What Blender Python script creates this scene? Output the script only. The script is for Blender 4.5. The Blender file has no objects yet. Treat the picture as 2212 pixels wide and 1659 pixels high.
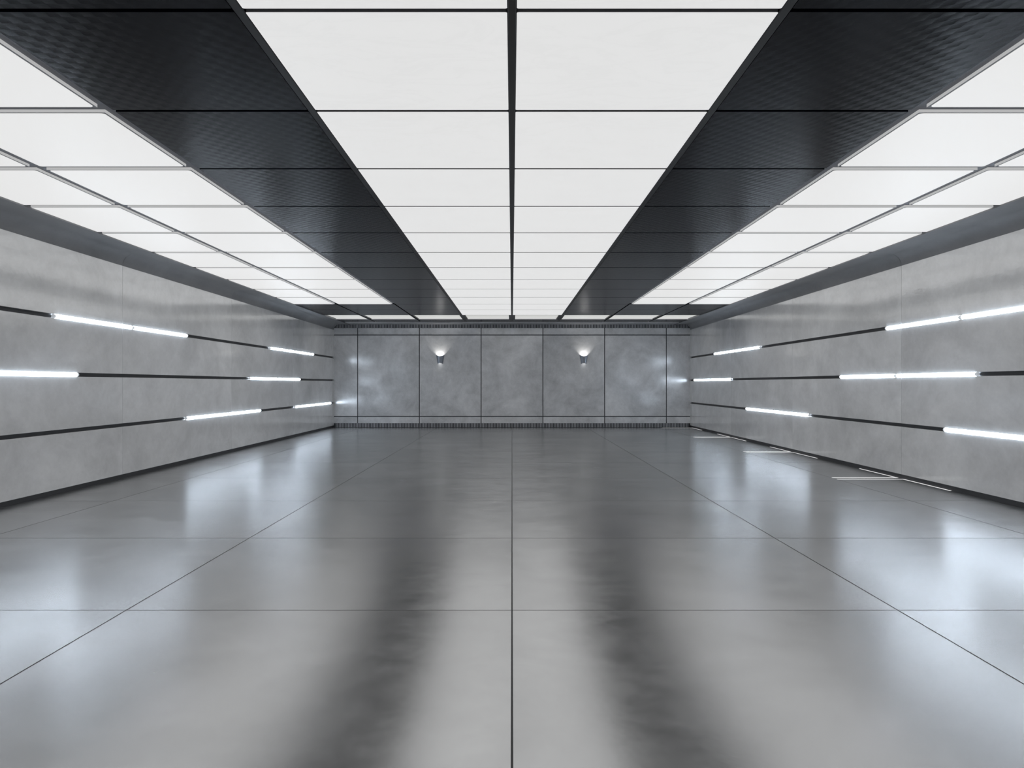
import bpy, math, random
from mathutils import Vector

random.seed(7)
SC = bpy.context.scene
COL = SC.collection
PI = math.pi

# ------------------------------------------------------------------ measurements (metres)
CAM_H = 1.5
WALL = 6.156            # inner face of the side walls
DEPTH = 28.5            # far wall
BACK = -2.3             # wall behind the viewer
CELL_W = 1.523
ROW_L = 1.689
ROW0 = 2.719            # rows start at (k + ROW0) * ROW_L
PANEL_Z = 3.58          # underside of the ceiling panels
SLAB_Z = 3.612          # underside of the slab they hang from
SIDE_SLAB_Z = 3.602      # the same over the side light panels
SOFFIT_Z = 3.558
LIP_X = 5.654
ARC_R = 0.19
TILE = 2.558
SEAMS = [2.90, 7.97, 13.04, 18.11, 23.17, 28.24]
SLOTS = [(0.8225, 0.8785), (1.604, 1.660), (2.387, 2.443)]


def row_y(k):
    return (k + ROW0) * ROW_L


# ------------------------------------------------------------------ helpers
class MB:
    """Collects quads and polygons of one mesh object."""

    def __init__(self):
        self.v, self.f, self.m, self.t = [], [], [], []

    def poly(self, pts, mat=0, tone=0.0):
        i = len(self.v)
        self.v += [tuple(p) for p in pts]
        self.f.append(tuple(range(i, i + len(pts))))
        self.m.append(mat)
        self.t.append(tone)

    def box(self, x0, x1, y0, y1, z0, z1, mat=0, tone=0.0, skip=()):
        P = lambda x, y, z: (x, y, z)
        q = {
            'b': [P(x0, y0, z0), P(x0, y1, z0), P(x1, y1, z0), P(x1, y0, z0)],
            't': [P(x0, y0, z1), P(x1, y0, z1), P(x1, y1, z1), P(x0, y1, z1)],
            'f': [P(x0, y0, z0), P(x1, y0, z0), P(x1, y0, z1), P(x0, y0, z1)],
            'k': [P(x0, y1, z0), P(x0, y1, z1), P(x1, y1, z1), P(x1, y1, z0)],
            'l': [P(x0, y0, z0), P(x0, y0, z1), P(x0, y1, z1), P(x0, y1, z0)],
            'r': [P(x1, y0, z0), P(x1, y1, z0), P(x1, y1, z1), P(x1, y0, z1)],
        }
        for s, pts in q.items():
            if s not in skip:
                self.poly(pts, mat, tone)

    def extrude_y(self, prof, y0, y1, mat=0, tone=0.0, caps=True):
        """prof: closed (x, z) outline, counter-clockwise or not; normals are fixed afterwards."""
        n = len(prof)
        for i in range(n):
            a, b = prof[i], prof[(i + 1) % n]
            self.poly([(a[0], y0, a[1]), (a[0], y1, a[1]), (b[0], y1, b[1]), (b[0], y0, b[1])], mat, tone)
        if caps:
            self.poly([(p[0], y0, p[1]) for p in prof], mat, tone)
            self.poly([(p[0], y1, p[1]) for p in prof][::-1], mat, tone)

    def slab(self, outline, z0, z1, mat_bottom=0, mat_side=0, mat_top=0):
        n = len(outline)
        self.poly([(p[0], p[1], z0) for p in outline][::-1], mat_bottom)
        self.poly([(p[0], p[1], z1) for p in outline], mat_top)
        for i in range(n):
            a, b = outline[i], outline[(i + 1) % n]
            self.poly([(a[0], a[1], z0), (b[0], b[1], z0), (b[0], b[1], z1), (a[0], a[1], z1)], mat_side)

    def lathe_y(self, rings, n=20, mat=0, cap=True, cx=0, cz=0):
        """rings: (y, radius) along the y axis."""
        for (ya, ra), (yb, rb) in zip(rings[:-1], rings[1:]):
            for i in range(n):
                a, b = 2 * PI * i / n, 2 * PI * (i + 1) / n
                self.poly([(cx + ra * math.cos(a), ya, cz + ra * math.sin(a)),
                           (cx + ra * math.cos(b), ya, cz + ra * math.sin(b)),
                           (cx + rb * math.cos(b), yb, cz + rb * math.sin(b)),
                           (cx + rb * math.cos(a), yb, cz + rb * math.sin(a))], mat)
        if cap:
            for (y, r), flip in ((rings[0], 1), (rings[-1], -1)):
                if r > 1e-5:
                    self.poly([(cx + r * math.cos(2 * PI * i / n), y, cz + r * math.sin(2 * PI * i / n)) for i in range(n)][::flip], mat)

    def mesh(self, name, mats):
        import bmesh
        me = bpy.data.meshes.new(name)
        me.from_pydata(self.v, [], self.f)
        for m in mats:
            me.materials.append(m)
        me.polygons.foreach_set('material_index', self.m)
        at = me.attributes.new('tone', 'FLOAT', 'FACE')
        at.data.foreach_set('value', self.t)
        bm = bmesh.new()
        bm.from_mesh(me)
        bmesh.ops.remove_doubles(bm, verts=bm.verts, dist=1e-5)
        bmesh.ops.recalc_face_normals(bm, faces=bm.faces)
        bm.to_mesh(me)
        bm.free()
        return me

    def build(self, name, mats, parent=None, loc=None, smooth=None):
        if not isinstance(mats, (list, tuple)):
            mats = [mats]
        me = self.mesh(name, mats)
        return link(name, me, parent, loc, smooth)


def link(name, me, parent=None, loc=None, smooth=None):
    o = bpy.data.objects.new(name, me)
    COL.objects.link(o)
    if parent is not None:
        o.parent = parent
    if loc is not None:
        o.location = loc
    if smooth:
        for p in me.polygons:
            p.use_smooth = True
        me.set_sharp_from_angle(angle=math.radians(smooth))
    return o


def tag(o, label=None, cat=None, group=None, kind=None):
    if label:
        o['label'] = label
    if cat:
        o['category'] = cat
    if group:
        o['group'] = group
    if kind:
        o['kind'] = kind
    return o


def empty(name, loc, rotz=0):
    o = bpy.data.objects.new(name, None)
    COL.objects.link(o)
    o.location = loc
    o.rotation_euler = (0, 0, rotz)
    o.empty_display_size = 0.1
    return o


def copy_tree(o, parent=None):
    c = o.copy()
    COL.objects.link(c)
    if parent is not None:
        c.parent = parent
    for ch in [x for x in SC.objects if x.parent == o]:
        copy_tree(ch, c)
    return c


def thing(name, me, loc=None):
    o = link(name, me, None, loc)
    o['kind'] = 'thing'
    return o


def rrect(x0, x1, y0, y1, r, n=5):
    pts = []
    for cx, cy, a0 in ((x1 - r, y1 - r, 0), (x0 + r, y1 - r, 90), (x0 + r, y0 + r, 180), (x1 - r, y0 + r, 270)):
        for i in range(n + 1):
            a = math.radians(a0 + 90 * i / n)
            pts.append((cx + r * math.cos(a), cy + r * math.sin(a)))
    return pts


# ------------------------------------------------------------------ materials
def new_mat(name):
    m = bpy.data.materials.new(name)
    m.use_nodes = True
    nt = m.node_tree
    nt.nodes.clear()
    out = nt.nodes.new('ShaderNodeOutputMaterial')
    bs = nt.nodes.new('ShaderNodeBsdfPrincipled')
    nt.links.new(bs.outputs[0], out.inputs[0])
    return m, nt, bs


def N(nt, typ, **kw):
    n = nt.nodes.new(typ)
    for k, v in kw.items():
        if hasattr(n, k):
            setattr(n, k, v)
        else:
            n.inputs[k.replace('_', ' ')].default_value = v
    return n


def ramp(nt, src, stops):
    r = nt.nodes.new('ShaderNodeValToRGB')
    e = r.color_ramp.elements
    while len(e) < len(stops):
        e.new(0.5)
    for el, (p, c) in zip(e, stops):
        el.position = p
        el.color = (c, c, c, 1) if not isinstance(c, tuple) else (*c, 1)
    nt.links.new(src, r.inputs[0])
    return r.outputs[0]


def math_node(nt, op, a, b=None, c=None):
    n = nt.nodes.new('ShaderNodeMath')
    n.operation = op
    for i, s in enumerate((a, b, c)):
        if s is None:
            continue
        if isinstance(s, (int, float)):
            n.inputs[i].default_value = s
        else:
            nt.links.new(s, n.inputs[i])
    return n.outputs[0]


def coords(nt, scale=(1, 1, 1), spread=37.0):
    """Object coordinates shifted by each panel's own 'tone' number, so no two panels share a pattern."""
    tc = N(nt, 'ShaderNodeTexCoord')
    at = N(nt, 'ShaderNodeAttribute', attribute_name='tone')
    mp = N(nt, 'ShaderNodeMapping')
    mp.inputs['Scale'].default_value = scale
    nt.links.new(tc.outputs['Object'], mp.inputs['Vector'])
    sh = math_node(nt, 'MULTIPLY', at.outputs['Fac'], spread)
    ad = N(nt, 'ShaderNodeVectorMath', operation='ADD')
    nt.links.new(mp.outputs[0], ad.inputs[0])
    nt.links.new(sh, ad.inputs[1])
    return ad.outputs[0], at.outputs['Fac']


def noise(nt, vec, scale, detail=4, rough=0.55, dist=0.0):
    n = nt.nodes.new('ShaderNodeTexNoise')
    n.inputs['Scale'].default_value = scale
    n.inputs['Detail'].default_value = detail
    n.inputs['Roughness'].default_value = rough
    n.inputs['Distortion'].default_value = dist
    nt.links.new(vec, n.inputs['Vector'])
    return n.outputs[0]


def mixc(nt, fac, a, b, blend='MIX'):
    n = nt.nodes.new('ShaderNodeMix')
    n.data_type = 'RGBA'
    n.blend_type = blend
    for i, s in ((0, fac), (6, a), (7, b)):
        if isinstance(s, (int, float)):
            n.inputs[i].default_value = s
        elif isinstance(s, tuple):
            n.inputs[i].default_value = (*s, 1)
        else:
            nt.links.new(s, n.inputs[i])
    return n.outputs[2]


def concrete(name, dark, light, scale=(1, 1, 1), rough=(0.25, 0.4), spots=0.0, peel=0.0, ior=1.5, grain=0.0004, worn=0.0):
    m, nt, bs = new_mat(name)
    v, tone = coords(nt, scale)
    a = noise(nt, v, 0.75, 9, 0.62, 0.6)
    b = noise(nt, v, 3.2, 8, 0.7, 0.3)
    c = noise(nt, v, 26, 4, 0.6)
    s = math_node(nt, 'ADD', math_node(nt, 'MULTIPLY', a, 0.62), math_node(nt, 'MULTIPLY', b, 0.30))
    s = math_node(nt, 'ADD', s, math_node(nt, 'MULTIPLY', c, 0.08))
    col = ramp(nt, s, [(0.36, dark), (0.50, tuple((x + y) / 2 for x, y in zip(dark, light))), (0.64, light)])
    if spots:
        d = noise(nt, v, 7.5, 12, 0.8, 1.6)
        sp = ramp(nt, d, [(0.67, 0.0), (0.71, 1.0)])
        col = mixc(nt, math_node(nt, 'MULTIPLY', sp, spots), col, tuple(min(1, x * 1.8 + 0.03) for x in light))
    nt.links.new(col, bs.inputs['Base Color'])
    r = math_node(nt, 'MULTIPLY_ADD', b, (rough[1] - rough[0]), rough[0])
    nt.links.new(r, bs.inputs['Roughness'])
    bs.inputs['IOR'].default_value = ior
    if worn:
        nt.links.new(ramp(nt, s, [(0.38, 0.5 - worn), (0.60, 0.5)]), bs.inputs['Specular IOR Level'])
    bp = N(nt, 'ShaderNodeBump')
    bp.inputs['Strength'].default_value = 1.0
    bp.inputs['Distance'].default_value = 1.0
    h = math_node(nt, 'MULTIPLY', c, grain)
    if peel:
        tc = N(nt, 'ShaderNodeTexCoord')
        p = noise(nt, tc.outputs['Object'], 11.0, 3, 0.5)
        h = math_node(nt, 'ADD', h, math_node(nt, 'MULTIPLY', p, peel))
    nt.links.new(h, bp.inputs['Height'])
    nt.links.new(bp.outputs[0], bs.inputs['Normal'])
    return m


def plain(name, color, rough=0.5, metal=0.0, spec=0.5):
    m, nt, bs = new_mat(name)
    tc = N(nt, 'ShaderNodeTexCoord')
    n = noise(nt, tc.outputs['Object'], 14, 5)
    k = math_node(nt, 'MULTIPLY_ADD', n, 0.24, 0.88)
    vm = N(nt, 'ShaderNodeVectorMath', operation='SCALE')
    vm.inputs[0].default_value = color
    nt.links.new(k, vm.inputs['Scale'])
    nt.links.new(vm.outputs[0], bs.inputs['Base Color'])
    bs.inputs['Roughness'].default_value = rough
    bs.inputs['Metallic'].default_value = metal
    bs.inputs['Specular IOR Level'].default_value = spec
    return m


def glow(name, color, strength, veins=0.0, base=0.25, rough=0.4):
    m, nt, bs = new_mat(name)
    bs.inputs['Base Color'].default_value = (base, base, base, 1)
    bs.inputs['Roughness'].default_value = rough
    bs.inputs['Specular IOR Level'].default_value = 0.2
    if veins:
        tc = N(nt, 'ShaderNodeTexCoord')
        oi = N(nt, 'ShaderNodeObjectInfo')
        ad = N(nt, 'ShaderNodeVectorMath', operation='ADD')
        sh = math_node(nt, 'MULTIPLY', oi.outputs['Random'], 50)
        nt.links.new(tc.outputs['Object'], ad.inputs[0])
        nt.links.new(sh, ad.inputs[1])
        mp = N(nt, 'ShaderNodeMapping')
        mp.inputs['Rotation'].default_value = (0, 0, 0.35)
        mp.inputs['Scale'].default_value = (1.0, 2.2, 1.0)
        nt.links.new(ad.outputs[0], mp.inputs['Vector'])
        a = noise(nt, mp.outputs[0], 1.3, 9, 0.6, 0.9)
        v = math_node(nt, 'ABSOLUTE', math_node(nt, 'SUBTRACT', a, 0.5))
        r = ramp(nt, v, [(0.0, 1 - veins), (0.035, 1.0 - veins * 0.3), (0.2, 1.0)])
        col = mixc(nt, 1.0, r, color, 'MULTIPLY')
        nt.links.new(col, bs.inputs['Emission Color'])
    else:
        bs.inputs['Emission Color'].default_value = (*color, 1)
    bs.inputs['Emission Strength'].default_value = strength
    return m


def embossed(name, color, rough, skew):
    """Dark coated sheet stamped with small overlapping wedges."""
    m, nt, bs = new_mat(name)
    tc = N(nt, 'ShaderNodeTexCoord')
    sp = N(nt, 'ShaderNodeSeparateXYZ')
    nt.links.new(tc.outputs['Object'], sp.inputs[0])
    x, y = sp.outputs[0], sp.outputs[1]
    pitch_x, pitch_y = 0.13, 0.085
    v = math_node(nt, 'DIVIDE', math_node(nt, 'ADD', y, math_node(nt, 'MULTIPLY', x, skew)), pitch_y)
    vi = math_node(nt, 'FLOOR', v)
    vf = math_node(nt, 'FRACT', v)
    u = math_node(nt, 'ADD', math_node(nt, 'DIVIDE', x, pitch_x), math_node(nt, 'MULTIPLY', vi, 0.5))
    uf = math_node(nt, 'FRACT', u)
    tri = math_node(nt, 'ABSOLUTE', math_node(nt, 'SUBTRACT', uf, 0.5))
    h = math_node(nt, 'MULTIPLY', math_node(nt, 'SUBTRACT', 1.0, math_node(nt, 'MULTIPLY', tri, 1.6)), vf)
    ln = noise(nt, tc.outputs['Object'], 40, 3)
    bp = N(nt, 'ShaderNodeBump')
    bp.inputs['Strength'].default_value = 0.5
    bp.inputs['Distance'].default_value = 1.0
    hh = math_node(nt, 'ADD', math_node(nt, 'MULTIPLY', h, 0.0045), math_node(nt, 'MULTIPLY', ln, 0.0006))
    nt.links.new(hh, bp.inputs['Height'])
    nt.links.new(bp.outputs[0], bs.inputs['Normal'])
    edge = ramp(nt, vf, [(0.0, 0.55), (0.08, 1.0)])
    nt.links.new(mixc(nt, 1.0, edge, color, 'MULTIPLY'), bs.inputs['Base Color'])
    bs.inputs['Roughness'].default_value = rough
    bs.inputs['IOR'].default_value = 1.14
    bs.inputs['Specular Tint'].default_value = (0.78, 0.88, 1.0, 1)
    return m


M_WALL = concrete('polished concrete wall', (0.64, 0.64, 0.642), (0.94, 0.94, 0.94), (1.0, 0.55, 0.85), (0.07, 0.16), peel=0.0011, ior=2.6)
M_COVE = concrete('matt concrete with painted cove shade', (0.21, 0.214, 0.222), (0.30, 0.303, 0.31), (1.0, 0.55, 0.85), (0.5, 0.62), ior=1.4)  # same concrete as the wall, the cove's shade put into a darker colour
M_BACK = concrete('far wall concrete', (0.46, 0.465, 0.475), (0.84, 0.84, 0.85), (1, 1, 1), (0.09, 0.20), ior=2.0)
M_FLOOR = concrete('honed floor tile', (0.045, 0.045, 0.046), (0.11, 0.11, 0.111), (1, 1, 1), (0.18, 0.31), spots=0.6, ior=8.0, grain=0.00015, worn=0.06)
M_GROUT = plain('dark grout', (0.12, 0.12, 0.123), 0.7)
M_SEAM = plain('dark seam metal', (0.045, 0.048, 0.055), 0.6)  # dark metal backing seen through the joints
M_SLOT = plain('black anodised channel', (0.022, 0.023, 0.027), 0.45)
M_SLAB = plain('dark ceiling slab', (0.012, 0.012, 0.015), 0.6)
M_GRID = plain('blue grey ceiling grid', (0.16, 0.17, 0.20), 0.45)
M_RAIL = plain('charcoal ceiling rail', (0.009, 0.0095, 0.012), 0.4, 0.0, 0.25)
M_RIM = plain('grey lamp rim', (0.22, 0.22, 0.23), 0.4)
M_TILE_L = embossed('navy stamped sheet, level rows', (0.002, 0.003, 0.007), 0.20, 0.0)
M_TILE_R = embossed('navy stamped sheet, slanted rows', (0.002, 0.003, 0.007), 0.20, 0.6)
M_CENTRE = glow('veined opal light sheet', (1.0, 1.0, 0.995), 0.68, 0.035)
M_SIDE = glow('plain opal light sheet', (1.0, 0.995, 0.985), 0.68)
M_SKIRT = glow('opal lamp skirt', (1.0, 1.0, 1.0), 0.40)
M_FARLIGHT = glow('dim opal light sheet', (1.0, 1.0, 0.965), 0.54)
M_TUBE = glow('cool white tube glass', (0.74, 0.86, 1.0), 17.5, 0, 0.8)
M_CAP = glow('frosted tube cap', (0.85, 0.92, 1.0), 0.30, 0, 0.6)
M_STRIP = glow('white floor light line', (1.0, 1.0, 1.0), 0.70)
M_SCONCE = plain('brushed steel sconce', (0.30, 0.32, 0.36), 0.35, 0.7)
M_BULB = glow('sconce bulb glass', (1.0, 0.98, 0.94), 12.0)
M_GRILLE = plain('steel grille bar', (0.5, 0.51, 0.54), 0.4, 0.3)

# ------------------------------------------------------------------ floor
fl = MB()
xs = [-7.675, -5.117, -2.558, 0, 2.558, 5.117, 7.675]
ys = [5.47 + TILE * i for i in range(-4, 10)]
g, c = 0.003, 0.002
for xa, xb in zip(xs[:-1], xs[1:]):
    for ya, yb in zip(ys[:-1], ys[1:]):
        xa2, xb2 = max(xa + g, -6.22), min(xb - g, 6.22)
        ya2, yb2 = max(ya + g, BACK), min(yb - g, DEPTH + 0.02)
        if yb2 - ya2 < 0.02:
            continue
        t = random.random()
        top = [(xa2 + c, ya2 + c, 0), (xb2 - c, ya2 + c, 0), (xb2 - c, yb2 - c, 0), (xa2 + c, yb2 - c, 0)]
        mid = [(xa2, ya2, -c), (xb2, ya2, -c), (xb2, yb2, -c), (xa2, yb2, -c)]
        low = [(p[0], p[1], -0.02) for p in mid]
        fl.poly(top, 0, t)
        for A, B in ((mid, top), (low, mid)):
            for i in range(4):
                j = (i + 1) % 4
                fl.poly([A[i], A[j], B[j], B[i]], 1, t)
        fl.poly(low[::-1], 0, t)
fl.box(-6.4, 6.4, BACK - 0.1, DEPTH + 0.3, -0.12, -0.012, 1)
tag(fl.build('floor', [M_FLOOR, M_GROUT]), kind='structure')

# ------------------------------------------------------------------ side walls with their coved tops
def side_wall(name, s):
    mb = MB()
    bounds = [BACK] + SEAMS + [DEPTH + 0.02]
    gap, ch, th = 0.0035, 0.005, 0.065
    for y0, y1 in zip(bounds[:-1], bounds[1:]):
        t = random.random()
        a, b = y0 + gap, y1 - gap
        zlo = 0.073
        for z0, z1 in SLOTS:
            prof = [(s * WALL, zlo), (s * WALL, z0 - ch), (s * (WALL + ch), z0), (s * (WALL + th), z0), (s * (WALL + th), zlo)]
            mb.extrude_y(prof, a, b, 0, t)
            zlo = z1
        # top band: flat wall, quarter-round cove, soffit, lip against the light panels
        zc, xc = SOFFIT_Z - ARC_R, WALL - ARC_R
        mb.extrude_y([(s * WALL, zlo), (s * WALL, zc), (s * (WALL + th), zc), (s * (WALL + th), zlo)], a, b, 0, t)
        arc = []
        n = 18
        for i in range(n + 1):
            q = PI / 2 * i / n
            arc.append((s * (xc + ARC_R * math.cos(q)), zc + ARC_R * math.sin(q)))
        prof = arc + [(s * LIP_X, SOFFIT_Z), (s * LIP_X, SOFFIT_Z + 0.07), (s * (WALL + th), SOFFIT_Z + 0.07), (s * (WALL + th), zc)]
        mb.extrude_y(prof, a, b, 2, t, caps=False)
    # dark core behind the joints
    core = [(s * (WALL + 0.0652), 0.0), (s * (WALL + 0.0652), SOFFIT_Z + 0.06), (s * (WALL + 0.16), SOFFIT_Z + 0.06), (s * (WALL + 0.16), 0.0)]
    mb.extrude_y(core, BACK, DEPTH + 0.02, 1, 0)
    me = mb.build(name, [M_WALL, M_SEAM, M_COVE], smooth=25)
    tag(me, kind='structure')


side_wall('wall_left', -1)
side_wall('wall_right', 1)

n_trim = 0
for s, side in ((-1, 'left'), (1, 'right')):
    for z0, z1 in SLOTS:
        n_trim += 1
        mb = MB()
        xa, xb = sorted((s * (WALL + 0.044), s * (WALL + 0.064)))
        mb.box(xa, xb, BACK + 0.01, DEPTH, z0 + 0.0004, z1 - 0.0004)
        tag(mb.build('trim_%d' % n_trim, M_SLOT), kind='structure')
    mb = MB()
    xa, xb = sorted((s * (WALL + 0.018), s * (WALL + 0.044)))
    mb.box(xa, xb, BACK + 0.01, DEPTH, 0.0005, 0.0725)
    tag(mb.build('baseboard_' + side, M_SLOT), kind='structure')
# ------------------------------------------------------------------ far wall and the wall behind the viewer
bw = MB()
vx = [-6.3, -5.333, -3.2, -1.0665, 1.0665, 3.2, 5.333, 6.3]
vz = [0.145, 0.381, 3.192, 3.435]
hg = 0.014
for xa, xb in zip(vx[:-1], vx[1:]):
    for za, zb in zip(vz[:-1], vz[1:]):
        t = random.random()
        bw.box(xa + hg, xb - hg, DEPTH, DEPTH + 0.04, za + (hg if za > 0.2 else 0), zb - (hg if zb < 3.4 else 0), 0, t)
bw.box(-6.3, 6.3, DEPTH + 0.03, DEPTH + 0.2, 0.0, 3.6, 1)
# soffit that joins the ceiling to this wall
bw.box(-5.60, 5.60, 27.68, DEPTH + 0.02, SOFFIT_Z, SOFFIT_Z + 0.05, 0, 0.3)
tag(bw.build('wall_back', [M_BACK, M_SEAM]), kind='structure')

fw = MB()
fw.box(-6.3, 6.3, BACK - 0.15, BACK - 0.001, 0, 3.62, 0, 0.6)
tag(fw.build('wall_front', M_WALL), kind='structure')

# ------------------------------------------------------------------ ventilation grilles at foot and head of the far wall
def grille(z0, z1, label):
    mb = MB()
    mb.box(-6.12, 6.12, DEPTH + 0.008, DEPTH + 0.028, z0, z1, 1)
    n = 230
    for i in range(n):
        x = -6.10 + 12.2 * (i + 0.5) / n
        mb.box(x - 0.0105, x + 0.0105, DEPTH - 0.022, DEPTH + 0.01, z0 + 0.006, z1 - 0.002, 0)
    mb.box(-6.12, 6.12, DEPTH - 0.006, DEPTH + 0.02, z1 - 0.006, z1, 1)
    mb.box(-6.12, 6.12, DEPTH - 0.006, DEPTH + 0.02, z0, z0 + 0.008, 1)
    o = mb.build('ventilation_grille', [M_GRILLE, M_SEAM])
    tag(o, label, 'grille')


grille(0.002, 0.1445, 'dark barred ventilation grille along the foot of the far wall')
grille(3.4355, 3.556, 'dark barred ventilation grille along the top of the far wall')

# ------------------------------------------------------------------ ceiling: slab, grid, rails
ce = MB()
ce.box(-6.3, 6.3, BACK - 0.1, DEPTH + 0.2, 3.66, 3.8, 0)
ce.box(-3.0, 3.0, BACK, 27.70, SLAB_Z + 0.004, 3.66, 0, skip=('t',))
for s in (-1, 1):
    xa, xb = sorted((s * 3.0, s * 5.72))
    ce.box(xa, xb, BACK, row_y(10) - 0.03, SIDE_SLAB_Z, 3.66, 1, skip=('t',))
    ce.box(xa, xb, row_y(10) - 0.03, 27.70, SLAB_Z + 0.004, 3.66, 0, skip=('t',))
tag(ce.build('ceiling', [M_SLAB, M_GRID]), kind='structure')

for x, label in ((0.0, 'dark middle ceiling rail between the two columns of veined light sheets'),
                 (-CELL_W, 'dark rail between the left navy ceiling tiles and the veined light sheets'),
                 (CELL_W, 'dark rail between the right navy ceiling tiles and the veined light sheets')):
    mb = MB()
    w = 0.026 if x == 0 else 0.030
    z = PANEL_Z - 0.002
    prof = [(x - w, SLAB_Z + 0.003), (x - w, z + 0.006), (x - w + 0.006, z), (x + w - 0.006, z), (x + w, z + 0.006), (x + w, SLAB_Z + 0.003)]
    mb.extrude_y(prof, BACK + 0.02, 27.66)
    tag(mb.build('ceiling_rail', M_RAIL), label, 'ceiling rail', 'dark rails along the ceiling')

# ------------------------------------------------------------------ ceiling panels
ORD = ['first', 'second', 'third', 'fourth', 'fifth', 'sixth', 'seventh', 'eighth', 'ninth', 'tenth', 'eleventh', 'twelfth', 'thirteenth', 'fourteenth']


def side_word(s):
    return 'left' if s < 0 else 'right'


def row_phrase(k, first):
    """first = first row of this column that the photo shows."""
    if k < first:
        return 'out of frame %s' % ORD[first - 1 - k]
    if k == first:
        return 'cut by photo edge'
    return '%s from the front' % ORD[k - first]


def build_mesh(fn):
    mb = MB()
    fn(mb)
    return mb


# veined sheets either side of the middle rail
gx, gz = 0.0, 0.0215
mb = MB()
hw, hl = (1.492 - 0.027) / 2, ROW_L / 2 - gz
mb.slab(rrect(-hw, hw, -hl, hl, 0.012, 3), 0, 0.03, 0, 1, 1)
ME_CENTRE = mb.mesh('ceiling_light', [M_CENTRE, M_RIM])
for k in range(-4, 12):
    for s in (-1, 1):
        o = thing('ceiling_light', ME_CENTRE, loc=(s * (0.027 + hw), row_y(k) + ROW_L / 2, PANEL_Z))
        tag(o, 'veined white light sheet just %s of the ceiling middle rail, %s' % (side_word(s), row_phrase(k, -1)),
            'ceiling light', 'veined light sheets along the middle of the ceiling')

# navy stamped tiles
def dark_tile(x0, x1, y0, y1, m, gap=0.022):
    mb = MB()
    cx, cy = (x0 + x1) / 2, (y0 + y1) / 2
    mb.slab(rrect(x0 - cx, x1 - cx, y0 + gap - cy, y1 - gap - cy, 0.006, 2), 0, 0.03)
    return mb.mesh('ceiling_tile', [m]), (cx, cy, PANEL_Z)


tiles = {}
for s in (-1, 1):
    m = M_TILE_L if s < 0 else M_TILE_R
    x0, x1 = sorted((s * 1.554, s * 3.030))
    me, loc = dark_tile(x0, x1, row_y(0), row_y(1), m)
    for k in range(-4, 12):
        o = thing('ceiling_tile', me, loc=(loc[0], row_y(k) + ROW_L / 2, PANEL_Z))
        tag(o, 'navy stamped tile in the %s dark ceiling band, %s' % (side_word(s), row_phrase(k, -1)),
            'ceiling tile', 'navy tiles of the two dark ceiling bands')
    for (xa, xb), where in (((3.076, 4.548), 'inner'), ((4.592, 5.70), 'outer')):
        x0, x1 = sorted((s * xa, s * xb))
        me, loc = dark_tile(x0, x1, row_y(10), row_y(11), m)
        for k in (10, 11):
            o = thing('ceiling_tile', me, loc=(loc[0], row_y(k) + ROW_L / 2, PANEL_Z))
            tag(o, 'navy tile beyond the %s side light panels, %s column, %s row' % (
                side_word(s), where, 'nearer' if k == 10 else 'farther'), 'ceiling tile', 'navy tiles beyond the side light panels')
    for i, (xa, xb) in enumerate(((0.030, 1.490), (1.556, 3.03), (3.062, 4.55), (4.592, 5.70))):
        x0, x1 = sorted((s * xa, s * xb))
        me, loc = dark_tile(x0, x1, row_y(13), 27.70, m)
        o = thing('ceiling_tile', me, loc=loc)
        tag(o, 'shallow dark tile beside the far wall, %s to the %s of the middle ceiling rail' % (ORD[i], side_word(s)),
            'ceiling tile', 'shallow tiles in the last ceiling row')

# side light panels: lit box with opal skirt, grey rim and a round-cornered diffuser
def light_panel(x0, x1, y0, y1):
    cx, cy = (x0 + x1) / 2, (y0 + y1) / 2
    root = empty('ceiling_light', (cx, cy, PANEL_Z - 0.003))
    a, b = x0 - cx, x1 - cx
    d, e = y0 - cy, y1 - cy
    mb = MB()
    mb.slab([(b, e), (a, e), (a, d), (b, d)][::-1], 0, 0.0245, 0, 1, 0)
    mb.build('housing', [M_RIM, M_SKIRT], root)
    mb = MB()
    r = 0.016
    mb.slab(rrect(a + r, b - r, d + r, e - r, 0.03, 5), -0.0025, 0.004, 0, 0, 0)
    mb.build('diffuser', M_SIDE, root)
    return root


for s in (-1, 1):
    for (xa, xb), where, first in (((3.114, 4.515), 'inner', 0), ((4.612, 5.70), 'outer', 1)):
        x0, x1 = sorted((s * xa, s * xb))
        proto = None
        for k in range(-4, 10):
            y0, y1 = row_y(k) + 0.030, row_y(k + 1) - 0.086
            if k == 9:
                y1 = row_y(10) - 0.03
                proto = None
            if proto is None:
                o = light_panel(x0, x1, y0, y1)
                proto = o
            else:
                o = copy_tree(proto)
                o.location.y = (y0 + y1) / 2
            tag(o, 'plain white light panel, %s column on the %s ceiling side, %s' % (where, side_word(s), row_phrase(k, first)),
                'ceiling light', 'plain light panels along the ceiling sides')

# the recessed lights of the last bright row across the room
def recessed(x0, x1, wide):
    y0, y1 = row_y(12) + 0.02, row_y(13) - 0.02
    cx, cy = (x0 + x1) / 2, (y0 + y1) / 2
    root = empty('recessed_ceiling_light', (cx, cy, PANEL_Z))
    a, b, d, e = x0 - cx, x1 - cx, y0 - cy, y1 - cy
    w = wide
    mb = MB()
    for xa, xb, ya, yb, mt in ((a, a + w, d, e, 0), (b - w, b, d, e, 0), (a + w, b - w, d, d + 0.015, 0), (a + w, b - w, e - 0.02, e, 1)):
        mb.box(xa, xb, ya, yb, 0, 0.05, mt)
    mb.build('frame', [M_RAIL, M_SKIRT], root)
    mb = MB()
    mb.box(a + w, b - w, d + 0.015, e - 0.02, 0.028, 0.045)
    mb.build('diffuser', M_FARLIGHT, root)
    return root


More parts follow.
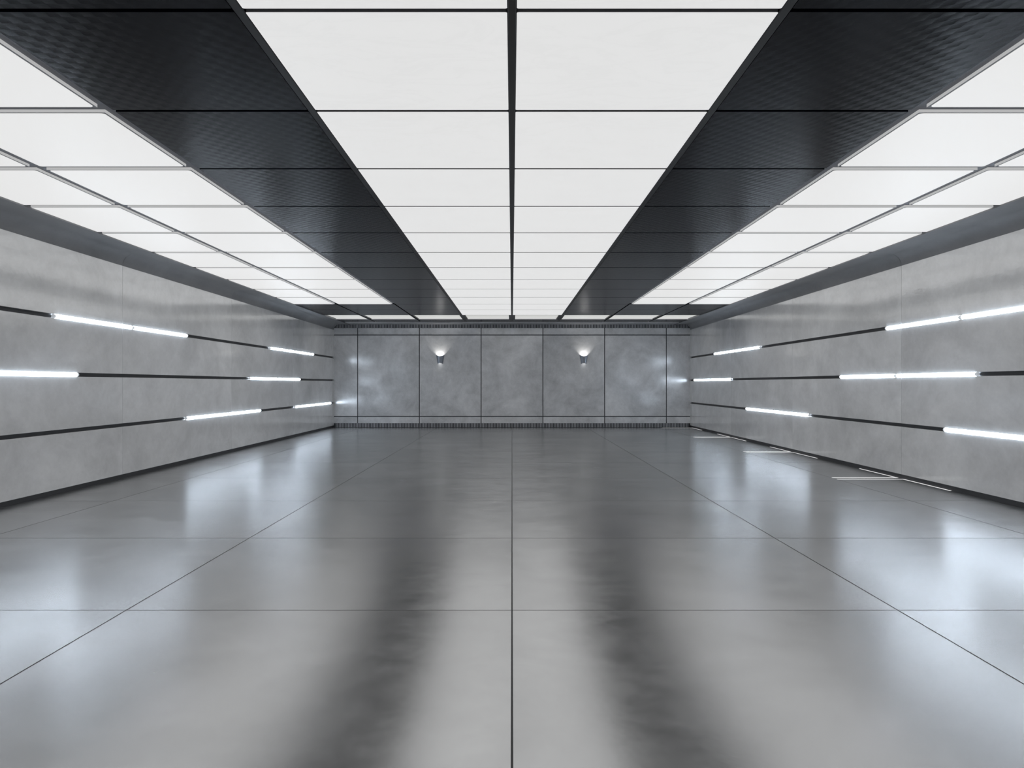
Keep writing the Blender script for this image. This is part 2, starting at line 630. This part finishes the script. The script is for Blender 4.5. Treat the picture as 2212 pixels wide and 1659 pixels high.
for s in (-1, 1):
    for i, (xa, xb, w) in enumerate(((0.028, 1.491, 0.07), (1.556, 3.03, 0.035), (3.062, 4.55, 0.035), (4.592, 5.70, 0.035))):
        x0, x1 = sorted((s * xa, s * xb))
        o = recessed(x0, x1, w)
        tag(o, 'dim recessed light in the last bright row, %s to the %s of the middle rail' % (ORD[i], side_word(s)),
            'ceiling light', 'recessed lights of the last bright row')

# ------------------------------------------------------------------ tube lamps in the wall slots
def tube_proto(L):
    root = empty('tube_lamp', (0, 0, 0))
    r = 0.0285
    mb = MB()
    h = L / 2
    mb.lathe_y([(-h + 0.035, r * 0.8), (-h + 0.045, r), (h - 0.045, r), (h - 0.035, r * 0.8)], 20)
    mb.build('tube', M_TUBE, root, smooth=50)
    for sg in (-1, 1):
        mb = MB()
        rings = [(sg * (h - 0.042), r * 0.86), (sg * (h - 0.03), r * 0.97), (sg * (h - 0.008), r * 0.97), (sg * (h - 0.002), r * 0.85)]
        mb.lathe_y(rings, 20)
        tag(mb.build('end_cap', M_CAP, root, smooth=50), 'frosted grey end cap')
    return root


TUBE_L = 2.3
tp = None
pairs = {
    (-1, 2): [(11.085, 13.394, 15.66), (21.0, 23.33, 25.63)],
    (-1, 1): [(7.07, 9.40, 11.715), (19.36, 21.70, 24.0)],
    (-1, 0): [(15.59, 17.93, 20.23), (23.41, 25.77, 28.08)],
    (1, 2): [(9.0, 11.33, 13.6), (20.5, 22.84, 25.14)],
    (1, 1): [(10.92, 13.24, 15.5), (23.19, 25.57, 27.93)],
    (1, 0): [(7.13, 9.46, 11.77), (17.09, 19.44, 21.73)],
}
SLOTW = ['lowest', 'middle', 'top']
for (s, q), lst in pairs.items():
    for pi, (ya, yj, yb) in enumerate(lst):
        for ti, yc in enumerate(((ya + yj) / 2, (yj + yb) / 2)):
            if tp is None:
                tp = tube_proto(TUBE_L)
                o = tp
            else:
                o = copy_tree(tp)
            z = (SLOTS[q][0] + SLOTS[q][1]) / 2
            o.location = (s * (WALL + 0.014), yc, z)
            o.scale = (1, ((yj - ya) if ti == 0 else (yb - yj)) / TUBE_L, 1)
            tag(o, 'white tube in %s slot of the %s wall, %s half of the %s pair' % (
                SLOTW[q], side_word(s), 'nearer' if ti == 0 else 'farther', 'nearer' if pi == 0 else 'farther'),
                'tube lamp', 'glowing tubes in the wall slots')

# ------------------------------------------------------------------ light lines let into the floor by the right wall
SEAMW = {13.04: 'nearest', 18.11: 'second', 23.17: 'third', 28.24: 'last'}
XI, XO, LW, RUN = 5.125, 6.175, 0.026, 1.44
for y in (13.04, 18.11, 23.17, 28.24):
    for sg in (1, -1):
        if y > 28 and sg > 0:
            continue
        o_ = 0.10 if sg > 0 else 0.01
        mb = MB()
        yc = y + sg * (0.012) + (0.13 if sg > 0 else 0)
        cross = 0.05
        far = yc + sg * RUN
        pts = [(XI, yc), (XO, yc), (XO, far), (XO - LW, far), (XO - LW, yc + sg * cross), (XI, yc + sg * cross)]
        if sg < 0:
            pts = pts[::-1]
        n = len(pts)
        # two clean quads rather than one concave face
        a, b = sorted((yc, yc + sg * cross))
        mb.box(XI, XO - LW, a, b, -0.002, 0.0025)
        a, b = sorted((yc, far))
        mb.box(XO - LW, XO, a, min(b, DEPTH - 0.03), -0.002, 0.0025)
        if y > 28:
            pass
        tag(mb.build('floor_light_line', M_STRIP),
            'white L-shaped light line in right floor edge, %s side of %s wall joint' % (
                'far' if sg > 0 else 'near', SEAMW[y]), 'floor light', 'light lines in the floor by the right wall')

# ------------------------------------------------------------------ wall sconces
def sconce(x, label):
    top, bot = 2.508, 2.19
    root = empty('wall_sconce', (x, DEPTH, bot))
    H = top - bot
    mb = MB()
    n, m = 24, 12
    def P(i, j, off):
        a = PI * i / n                      # around the half cone
        t = j / m
        sag_t = 0.045 * math.sin(a) ** 1.5
        sag_b = 0.030 * math.sin(a) ** 1.5
        z0, z1 = sag_b, H - sag_t
        z = z0 + (z1 - z0) * t
        r = 0.090 + (0.145 - 0.090) * (z / H) - off
        return (-r * math.cos(a), -r * 0.85 * math.sin(a), z)
    for i in range(n):
        for j in range(m):
            mb.poly([P(i, j, 0), P(i + 1, j, 0), P(i + 1, j + 1, 0), P(i, j + 1, 0)])
            mb.poly([P(i, j, 0.006), P(i, j + 1, 0.006), P(i + 1, j + 1, 0.006), P(i + 1, j, 0.006)])
        for j in (0, m):
            mb.poly([P(i, j, 0), P(i, j, 0.006), P(i + 1, j, 0.006), P(i + 1, j, 0)])
    mb.build('shade', M_SCONCE, root, smooth=40)
    mb = MB()
    mb.box(-0.05, 0.05, -0.012, -0.001, 0.09, 0.21)
    mb.build('back_plate', M_SCONCE, root)
    mb = MB()
    rings = [(0.07, 0.012), (0.08, 0.020), (0.10, 0.024), (0.12, 0.024), (0.135, 0.016), (0.145, 0.0)]
    for (za, ra), (zb, rb) in zip(rings[:-1], rings[1:]):
        for i in range(14):
            a, b = 2 * PI * i / 14, 2 * PI * (i + 1) / 14
            mb.poly([(ra * math.cos(a), -0.055 + ra * math.sin(a), za), (ra * math.cos(b), -0.055 + ra * math.sin(b), za),
                     (rb * math.cos(b), -0.055 + rb * math.sin(b), zb), (rb * math.cos(a), -0.055 + rb * math.sin(a), zb)])
    mb.build('bulb', M_BULB, root, smooth=60)
    tag(root, label, 'wall lamp', 'tapered sconces on the far wall')
    return root


SCX = 2.48
sconce(-SCX, 'tapered grey steel sconce shining up the far wall, the left one of two')
sconce(SCX, 'tapered grey steel sconce shining up the far wall, the right one of two')
for x in (-SCX, SCX):
    ld = bpy.data.lights.new('sconce_lamp', 'SPOT')
    ld.energy = 14
    ld.color = (1.0, 0.97, 0.92)
    ld.spot_size = math.radians(120)
    ld.spot_blend = 0.9
    ld.shadow_soft_size = 0.03
    lo = bpy.data.objects.new('sconce_lamp', ld)
    COL.objects.link(lo)
    lo.location = (x, DEPTH - 0.075, 2.19 + 0.19)
    lo.rotation_euler = (PI, 0, 0)
    ld = bpy.data.lights.new('sconce_lamp', 'SPOT')
    ld.energy = 0.9
    ld.spot_size = math.radians(70)
    ld.spot_blend = 0.4
    ld.shadow_soft_size = 0.02
    lo = bpy.data.objects.new('sconce_lamp', ld)
    COL.objects.link(lo)
    lo.location = (x, DEPTH - 0.05, 2.19 + 0.085)

# ------------------------------------------------------------------ camera, world, view
cd = bpy.data.cameras.new('camera')
cd.lens = 29.0
cd.sensor_width = 36.0
cd.sensor_fit = 'HORIZONTAL'
cd.clip_start = 0.05
cd.clip_end = 200
co = bpy.data.objects.new('camera', cd)
COL.objects.link(co)
co.location = (0, 0, CAM_H)
co.rotation_euler = (PI / 2, 0, 0)
SC.camera = co

w = bpy.data.worlds.new('world')
SC.world = w
w.use_nodes = True
w.node_tree.nodes['Background'].inputs[0].default_value = (0.02, 0.02, 0.022, 1)

vs = SC.view_settings
vs.view_transform = 'Standard'
vs.look = 'None'
vs.gamma = 1.0
vs.use_curve_mapping = False
vs.exposure = 0.05
SC.cycles.use_denoising = True
SC.cycles.adaptive_threshold = 0.02
SC.cycles.max_bounces = 8
SC.cycles.diffuse_bounces = 5
SC.cycles.glossy_bounces = 4
SC.cycles.sample_clamp_indirect = 8.0
